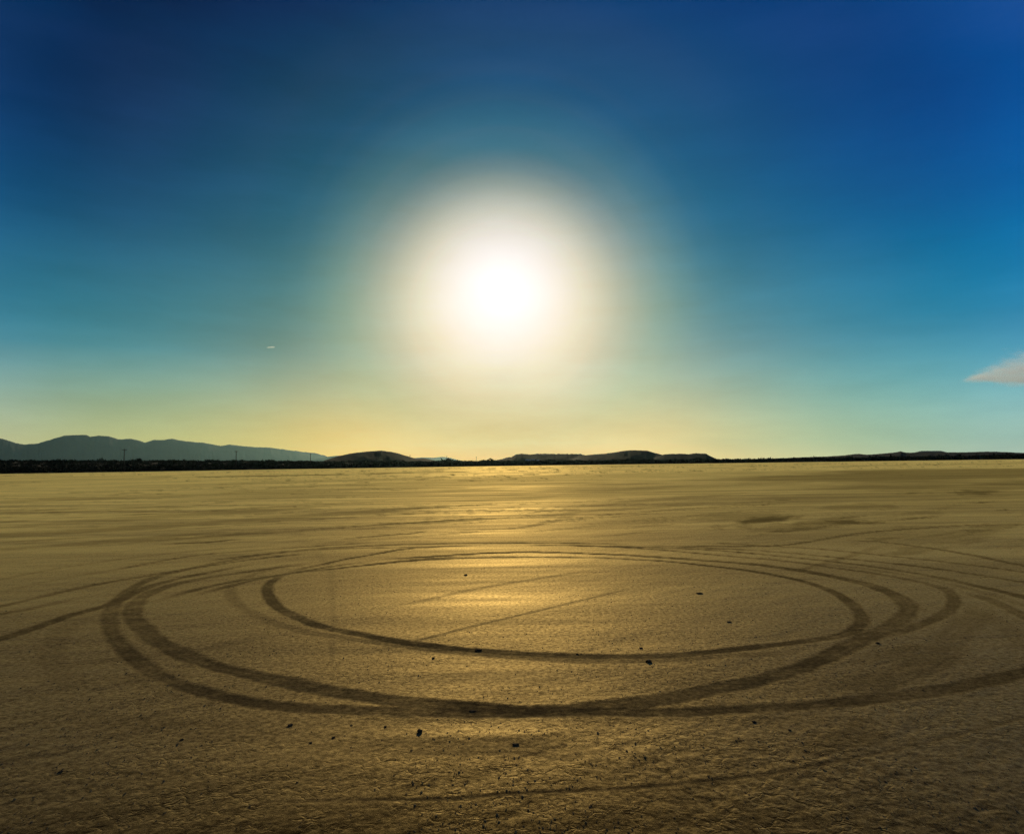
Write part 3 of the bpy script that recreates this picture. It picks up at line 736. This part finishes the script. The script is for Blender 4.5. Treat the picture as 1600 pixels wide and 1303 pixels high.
def desert_tree(px, top_px, dist, width_px, label, seed):
    d = ray(px, horizon_y(px)); az = math.atan2(d[0], d[1])
    x, y = dist * math.sin(az), dist * math.cos(az)
    z0 = float(plain_z(np.array([x]), np.array([y]))[0])
    slant = dist
    e = ray(px, top_px)
    ztop = EYE + e[2] / math.hypot(e[0], e[1]) * slant
    h = max(ztop - z0, 2.2)
    w = width_px / FPX * dist * 0.5
    root = empty('desert_tree', (x, y, z0 - 0.1))
    tag(root, label, 'tree', 'trees standing out of the brush')
    r = np.random.default_rng(seed)
    V, F = leaf_clumps(150, w, h * 0.78, 0.17 * h ** 0.7, r, h * 0.2)
    V[:, 0] += 0.25 * w * (vnoise(V[:, 2] * 0.8, V[:, 0] * 0, seed) - 0.5)
    mesh_np('crown', V, F, M_SHRUB, smooth=False, parent=root)
    # trunk with limbs
    tv, tf = [], []
    def limb(p0, p1, r0, r1):
        p0, p1 = np.array(p0), np.array(p1); ax = (p1 - p0) / np.linalg.norm(p1 - p0)
        a = np.cross(ax, [0.3, 0.9, 0.1]); a /= np.linalg.norm(a); b = np.cross(ax, a)
        base = len(tv) * 1
        for p, rad in ((p0, r0), (p1, r1)):
            for k in range(6):
                th = k * math.pi / 3
                tv.append(p + rad * (math.cos(th) * a + math.sin(th) * b))
        for k in range(6):
            tf.append([base + k, base + (k + 1) % 6, base + 6 + (k + 1) % 6, base + 6 + k])
    limb((0, 0, -0.3), (0.1 * w, 0, h * 0.45), 0.07 * h ** 0.8, 0.045 * h ** 0.8)
    for k in range(4):
        th = k * 1.6 + seed
        limb((0.08 * w, 0, h * (0.3 + 0.04 * k)), (0.6 * w * math.cos(th), 0.6 * w * math.sin(th), h * 0.7), 0.035 * h ** 0.8, 0.012 * h ** 0.8)
    mesh_np('trunk', np.array(tv), np.array(tf), M_BARK, parent=root)


for a in [(115, 716.8, 1000, 11, 'broad round tree, largest of those left of the first tall power pole'),
          (137, 718.2, 1150, 7, 'small tree just right of the broad round one'),
          (12, 718.6, 1050, 9, 'squat tree standing out at the left end of the brush'),
          (222, 719.4, 1100, 11, 'wide low tree a little right of the tallest power pole'),
          (238, 718.8, 1200, 6, 'small pointed tree between the two tallest power poles, left of the round one'),
          (272, 716.8, 1100, 7, 'compact round tree midway between the two tallest power poles'),
          (291, 718.6, 1200, 6, 'little tree just right of the compact round one'),
          (321, 719.0, 1200, 8, 'flat tree left of the second power pole'),
          (364, 717.2, 1250, 9, 'tree standing at the foot of the second power pole'),
          (345, 719.4, 1280, 6, 'thin dark tree a little left of the second power pole'),
          (412, 719.6, 1250, 8, 'low tree between the second and third power poles'),
          (706, 719.4, 1450, 6, 'small bushy tree just right of the fifth power pole'),
          (733, 719.6, 1450, 7, 'low bushy tree between the last two power poles'),
          (753, 718.4, 1450, 9, 'bushy tree just right of the last power pole'),
          (817, 719.0, 1500, 6, 'dark tree beside the pale sheds'),
          (1141, 716.6, 1500, 5, 'small tree right of the foot of the flat hill'),
          (1168, 715.4, 1480, 8, 'taller tree standing on the flat brush line right of the hills'),
          (1182, 716.2, 1520, 5, 'slim tree right of the taller one on the flat brush line')]:
    desert_tree(*a, seed=int(a[0]))


# ------------------------------------------------------------------ power poles
def box(cx, cy, cz, sx, sy, sz):
    v = np.array([[x, y, z] for x in (-1, 1) for y in (-1, 1) for z in (-1, 1)], float) * np.array([sx, sy, sz]) / 2 + np.array([cx, cy, cz])
    f = np.array([[0, 1, 3, 2], [4, 6, 7, 5], [0, 4, 5, 1], [2, 3, 7, 6], [0, 2, 6, 4], [1, 5, 7, 3]])
    return v, f


def lathe(prof, n=10, cx=0.0, cy=0.0):
    v, f = [], []
    for r, zz in prof:
        for k in range(n):
            a = 2 * math.pi * k / n
            v.append((cx + r * math.cos(a), cy + r * math.sin(a), zz))
    for i in range(len(prof) - 1):
        for k in range(n):
            f.append((i * n + k, i * n + (k + 1) % n, (i + 1) * n + (k + 1) % n, (i + 1) * n + k))
    return np.array(v), np.array(f)


def power_pole(px, top, dist, arm, turn, label):
    d = ray(px, horizon_y(px)); az = math.atan2(d[0], d[1])
    R_ = dist
    x, y = R_ * math.sin(az), R_ * math.cos(az)
    z0 = float(plain_z(np.array([x]), np.array([y]))[0])
    e = ray(px, top)
    h = EYE + e[2] / math.hypot(e[0], e[1]) * R_ - z0
    root = empty('power_pole', (x, y, z0), turn - az)
    tag(root, label, 'power pole', 'power poles in a row across the brush')
    v, f = lathe([(0.0, -0.5), (0.32, -0.5), (0.30, h * 0.5), (0.24, h), (0.0, h)], 10)
    mesh_np('shaft', v, f, M_POLE, parent=root)
    zc = h - 0.75
    v, f = box(0, -0.34, zc, arm, 0.14, 0.24)
    mesh_np('crossarm', v, f, M_POLE, smooth=False, parent=root)
    for s in (-1, 1):
        v, f = box(0, 0, 0, 0.07, 0.07, 1.25)
        ang_ = s * math.radians(48)
        vv = v.copy(); vv[:, 0] = v[:, 0] * math.cos(ang_) + v[:, 2] * math.sin(ang_); vv[:, 2] = -v[:, 0] * math.sin(ang_) + v[:, 2] * math.cos(ang_)
        mesh_np('brace', vv + np.array([s * 0.45, -0.46, zc - 0.5]), f, M_POLE, smooth=False, parent=root)
    for s in (-0.94, -0.5, 0.5, 0.94):
        v, f = lathe([(0.0, zc + 0.12), (0.05, zc + 0.12), (0.05, zc + 0.25), (0.13, zc + 0.28), (0.13, zc + 0.36), (0.08, zc + 0.4), (0.11, zc + 0.45), (0.0, zc + 0.52)], 8, s * arm / 2, -0.34)
        mesh_np('insulator', v, f, M_INSUL, parent=root)


for a in [(193.5, 700.8, 545, 3.0, 0.15, 'tallest black power pole, crossarm against the mountain range'),
          (368.8, 703.6, 655, 3.0, 0.2, 'second tallest power pole, before the sloping end of the mountain range'),
          (485.0, 707.6, 815, 1.8, 1.0, 'power pole with its crossarm almost end on, left of the rounded hill'),
          (640.6, 710.4, 1030, 2.4, 0.5, 'thin power pole sticking up over the right slope of the rounded hill'),
          (698.0, 711.8, 1190, 2.4, 0.5, 'thin power pole before the faint far ridge right of the rounded hill'),
          (744.3, 712.8, 1345, 2.2, 0.5, 'faintest power pole, nearest the spot below the sun')]:
    power_pole(*a)


# ------------------------------------------------------------------ pale sheds
def shed(px, w, dpt, h, dist, label):
    d = ray(px, horizon_y(px)); az = math.atan2(d[0], d[1])
    x, y = dist * math.sin(az), dist * math.cos(az)
    z0 = float(plain_z(np.array([x]), np.array([y]))[0])
    root = empty('shed', (x, y, z0 + 0.4), -az + 0.12)
    tag(root, label, 'shed', 'pale sheds at the foot of the hill')
    v, f = box(0, 0, h / 2 - 0.5, w, dpt, h + 1)
    mesh_np('wall', v, f, M_SHED, smooth=False, parent=root)
    e = 0.35; rz = h + 0.002
    v = np.array([(-w / 2 - e, -dpt / 2 - e, rz), (w / 2 + e, -dpt / 2 - e, rz), (w / 2 + e, dpt / 2 + e, rz), (-w / 2 - e, dpt / 2 + e, rz), (-w / 2 - e, 0, rz + dpt * 0.2), (w / 2 + e, 0, rz + dpt * 0.2)])
    mesh_np('roof', v, np.array([(0, 1, 5, 4), (2, 3, 4, 5), (3, 2, 1, 0)]), M_SHEDROOF, smooth=False, parent=root)
    for sx in (-1, 1):
        v = np.array([(sx * (w / 2 + e), -dpt / 2 - e, rz), (sx * (w / 2 + e), dpt / 2 + e, rz), (sx * (w / 2 + e), 0, rz + dpt * 0.2)])
        mesh_np('gable', v, np.array([(0, 2, 1) if sx < 0 else (0, 1, 2)]), M_SHED, smooth=False, parent=root)
    v, f = box(-w * 0.18, -dpt / 2 - 0.03, h * 0.35, w * 0.3, 0.08, h * 0.7)
    mesh_np('door', v, f, M_DOOR, smooth=False, parent=root)


shed(825, 9, 6, 2.6, 1330, 'longest of the three pale sheds, nearest the dark tree')
shed(833.5, 5, 5, 3.0, 1335, 'small middle one of the three pale sheds')
shed(840.5, 4.2, 4, 2.7, 1340, 'small end one of the three pale sheds, farthest from the dark tree')

# ------------------------------------------------------------------ loose things on the mud
fl = 44000
fr = 2.6 + 16 * rng.uniform(0, 1, fl) ** 1.9
fa = rng.uniform(math.radians(-40), math.radians(40), fl)
fx, fy = fr * np.sin(fa), fr * np.cos(fa)
dens = sstep(0.42, 0.68, fbm(fx * 0.8, fy * 0.8, 140, 4)) * 0.9 + 0.12
ri = np.clip(np.searchsorted(RR, fr), 0, NR - 1); aj = np.clip(np.searchsorted(azf, fa), 0, NF - 1)
keep = (rng.uniform(0, 1, fl) < dens * (1 - 0.93 * np.clip(depthm[ri, aj] * 1.3, 0, 1)))
fx, fy = fx[keep], fy[keep]; fz = Z[ri, aj][keep]
n = len(fx)
size = np.clip(rng.lognormal(math.log(0.0028), 0.45, n), 0.0015, 0.0080)
V = np.zeros((n, 12, 3))
k = np.arange(6) * math.pi / 3
rot = rng.uniform(0, 6.28, n); asp = rng.uniform(0.45, 1.0, n)
for lay, (sc_, hz_) in enumerate(((1.05, -0.25), (0.8, 0.75))):
    rad = size[:, None] * sc_ * rng.uniform(0.7, 1.25, (n, 6))
    lx, ly = rad * np.cos(k), rad * np.sin(k) * asp[:, None]
    V[:, lay * 6:lay * 6 + 6, 0] = fx[:, None] + lx * np.cos(rot)[:, None] - ly * np.sin(rot)[:, None]
    V[:, lay * 6:lay * 6 + 6, 1] = fy[:, None] + lx * np.sin(rot)[:, None] + ly * np.cos(rot)[:, None]
    tilt = rng.uniform(-0.35, 0.35, (n, 1)) * lx + rng.uniform(-0.35, 0.35, (n, 1)) * ly
    V[:, lay * 6:lay * 6 + 6, 2] = fz[:, None] + size[:, None] * hz_ * rng.uniform(0.6, 1.1, (n, 1)) + tilt * lay
tris = [(6, 6 + i, 7 + i) for i in range(1, 5)] + [t for i in range(6) for t in ((i, (i + 1) % 6, 6 + (i + 1) % 6), (i, 6 + (i + 1) % 6, 6 + i))]
F = (np.array(tris)[None] + (np.arange(n) * 12)[:, None, None]).reshape(-1, 3)
tag(mesh_np('mud_crumbs', V.reshape(-1, 3), F, M_FLAKE, smooth=False), 'crumbs and curled flakes of dried mud scattered over the lake bed', kind='stuff')


def clod(px, py, wpx, hpx, label, name='mud_clod', cat='clod', turn=0.0, seed=1):
    c = on_ground(px, py)
    r = math.hypot(*c)
    m_px = r / FPX * 1.02
    w, h = wpx * m_px * 0.40, max(hpx * m_px * 0.45, 0.006)
    r_ = np.random.default_rng(seed * 7 + 3)
    nu, nv = 10, 6
    vs2, fs2 = [], []
    for j in range(nv + 1):
        ph = -math.pi / 2 + math.pi * j / nv
        for i in range(nu):
            th = 2 * math.pi * i / nu
            vs2.append((math.cos(th) * math.cos(ph), math.sin(th) * math.cos(ph), math.sin(ph)))
    vs2 = np.array(vs2)
    for j in range(nv):
        for i in range(nu):
            fs2.append((j * nu + i, j * nu + (i + 1) % nu, (j + 1) * nu + (i + 1) % nu, (j + 1) * nu + i))
    # lumpy, broken faces rather than a smooth ball
    sup = np.sign(vs2) * np.abs(vs2) ** 0.6
    lump = 1 + 0.55 * (vhash((vs2[:, 0] * 2.2).round().astype(int) + seed, (vs2[:, 1] * 2.2).round().astype(int) * 3 + (vs2[:, 2] * 2).round().astype(int), seed) - 0.5)
    V = sup * lump[:, None] * np.array([w, min(w, h * 1.4), h * 0.62])
    V[:, 2] += h * 0.42
    az = math.atan2(c[0], c[1])
    o = mesh_np(name, V, np.array(fs2), M_CLOD, smooth=False)
    i = int(np.clip(np.searchsorted(RR, r), 0, NR - 1)); j = int(np.clip(np.searchsorted(azf, az), 0, NF - 1))
    o.location = (c[0], c[1], float(Z[i, j]) - 0.003)
    o.rotation_euler = (0, 0, -az + turn)
    tag(o, label, cat, 'dark clods lying on the mud')
    return o


CLODS = [(747, 1016, 14, 6, 'black oblong clod lying on the front of the inner ring track', 0.1),
         (677, 1028, 5, 5, 'tiny round clod just in front of the inner ring, left of the oblong one', 0),
         (1014, 1034, 9, 9, 'upright dark clod just in front of the inner ring on the right', 0.6),
         (1001.5, 1012, 6, 4, 'small clod just inside the front of the inner ring', 0.2),
         (902, 1021, 5, 4, 'tiny clod on the inner ring track below the sun', 0.2),
         (656, 1143, 8, 10, 'upright black clod in front of the outermost ring', 0.8),
         (806, 1163, 12, 5, 'flat dark clod alone at the end of the faint reddish band', 0.2),
         (738, 1110, 13, 4, 'flat sliver of dark mud on the wide outer ring track', 0.1),
         (521, 1152, 6, 4, 'small lump, biggest of the crumbly patch in front of the outer ring', 0.3),
         (549, 1133, 5, 3, 'small lump in front of the outer ring above the crumbly patch', 0.5),
         (602, 1135, 5, 4, 'twin lump left of the upright black clod', 0.4),
         (454, 1132, 9, 5, 'tilted dark splinter of mud left of the crumbly patch', 0.7),
         (1093, 927, 12, 4, 'thin dark twig of mud well inside the ring on the right', 0.2),
         (1139, 971, 8, 4, 'flat dark chip inside the ring nearer the front right', 0.1),
         (1371, 1005, 6, 4, 'small dark chip between the right hand loops', 0.3),
         (1178, 1127, 7, 4, 'small dark chip in front of the outermost ring on the right', 0.2),
         (1234, 1140, 5, 4, 'rough dark lump farther right in front of the outermost ring', 0.5),
         (728, 898, 6, 4, 'small dark chip at the back inside the inner ring', 0.4),
         (284, 1155, 5, 4, 'dark chip lying alone at the lower left', 0.6),
         (485, 1160, 5, 4, 'rough lump left of the biggest lump in the crumbly patch', 0.2),
         (95, 1205, 6, 4, 'dark clod close to the lower left corner', 0.4)]
for i, (px, py, w, h, lab, tn) in enumerate(CLODS):
    clod(px, py, w, h, lab, turn=tn, seed=i + 1)


# ------------------------------------------------------------------ clouds (volumes far behind and above the haze)
def cloud(px0, py0, px1, py1, dist, thick, dens, label, name, nscale, tip):
    """ellipsoid of mist spanning a span of sky, its edge broken by noise"""
    a, b = ray(px0, (py0 + py1) / 2), ray(px1, (py0 + py1) / 2)
    pa, pb = a / a[1] * dist, b / b[1] * dist
    hgt = abs(py1 - py0) / FPX * dist
    mid = (pa + pb) / 2
    L = np.linalg.norm(pb - pa) / 2
    m, g, out = new_mat(name + '_mist')
    tc = g.n('ShaderNodeTexCoord').outputs['Object']
    sp = g.n('ShaderNodeSeparateXYZ'); g.put(sp.inputs[0], tc)
    nz = g.noise(g.v('MULTIPLY', tc, (1.0, 1.2, 0.9)), nscale, 5, 0.6)
    # wedge: thick at one end, drawn to a tip at the other, flat underneath
    t = g.maprange(sp.outputs[0], -1.0, -1.0 + tip, 0.0, 1.0, 'LINEAR')
    zz = g.m('ADD', sp.outputs[2], 0.35)
    up = g.m('DIVIDE', g.m('ABSOLUTE', zz), g.m('ADD', g.m('MULTIPLY', t, g.m('ADD', 0.62, g.m('MULTIPLY', g.m('SIGN', zz), 0.34))), 0.02))
    yy = g.m('ABSOLUTE', sp.outputs[1])
    body = g.m('SUBTRACT', 1.0, g.m('MAXIMUM', up, yy))
    body = g.m('ADD', body, g.m('MULTIPLY', g.m('SUBTRACT', nz, 0.5), 3.4))
    den = g.m('MULTIPLY', g.maprange(body, 0.05, 0.8, 0.0, 1.0), dens)
    den = g.m('MULTIPLY', den, g.maprange(sp.outputs[0], 0.7, 1.0, 1.0, 0.0))
    den = g.m('MULTIPLY', den, g.maprange(sp.outputs[0], -1.0, -0.9, 0.0, 1.0))
    pv = g.n('ShaderNodeVolumePrincipled')
    pv.inputs['Color'].default_value = (0.96, 0.985, 1.0, 1)
    pv.inputs['Anisotropy'].default_value = 0.68
    g.put(pv.inputs['Density'], den)
    g.t.links.new(pv.outputs[0], out.inputs['Volume'])
    v, f = box(0, 0, 0, 2, 2, 2)
    o = mesh_np(name, v, f, m, smooth=False)
    o.location = mid + np.array([0, 0, EYE])
    o.scale = (L, thick, hgt / 2)
    o.rotation_euler.z = math.atan2(pb[1] - pa[1], pb[0] - pa[0])
    return o


tag(cloud(1508, 536, 1840, 616, 17000, 420, 0.0030, 'c', 'cloud', 5.0, 0.5), 'small cream white cloud drawn out to a pointed tip at its left', 'cloud')
tag(cloud(416, 540.2, 430, 544.0, 17000, 26, 0.011, 'c', 'vapour_trail', 1.4, 0.5), 'short pale scrap of vapour trail alone in the sky left of the sun', 'vapour trail')

# ------------------------------------------------------------------ haze
v, f = box(0, 19500, 590, 88000, 43000, 1182)
hm, g, out = new_mat('desert_haze')
pv = g.n('ShaderNodeVolumePrincipled')
pv.inputs['Color'].default_value = (0.47, 0.80, 0.85, 1)
pv.inputs['Density'].default_value = 0.76e-5
pv.inputs['Anisotropy'].default_value = 0.78
g.t.links.new(pv.outputs[0], out.inputs['Volume'])
tag(mesh_np('haze', v, f, hm, smooth=False), 'thin dusty air over the whole lake bed', kind='stuff')
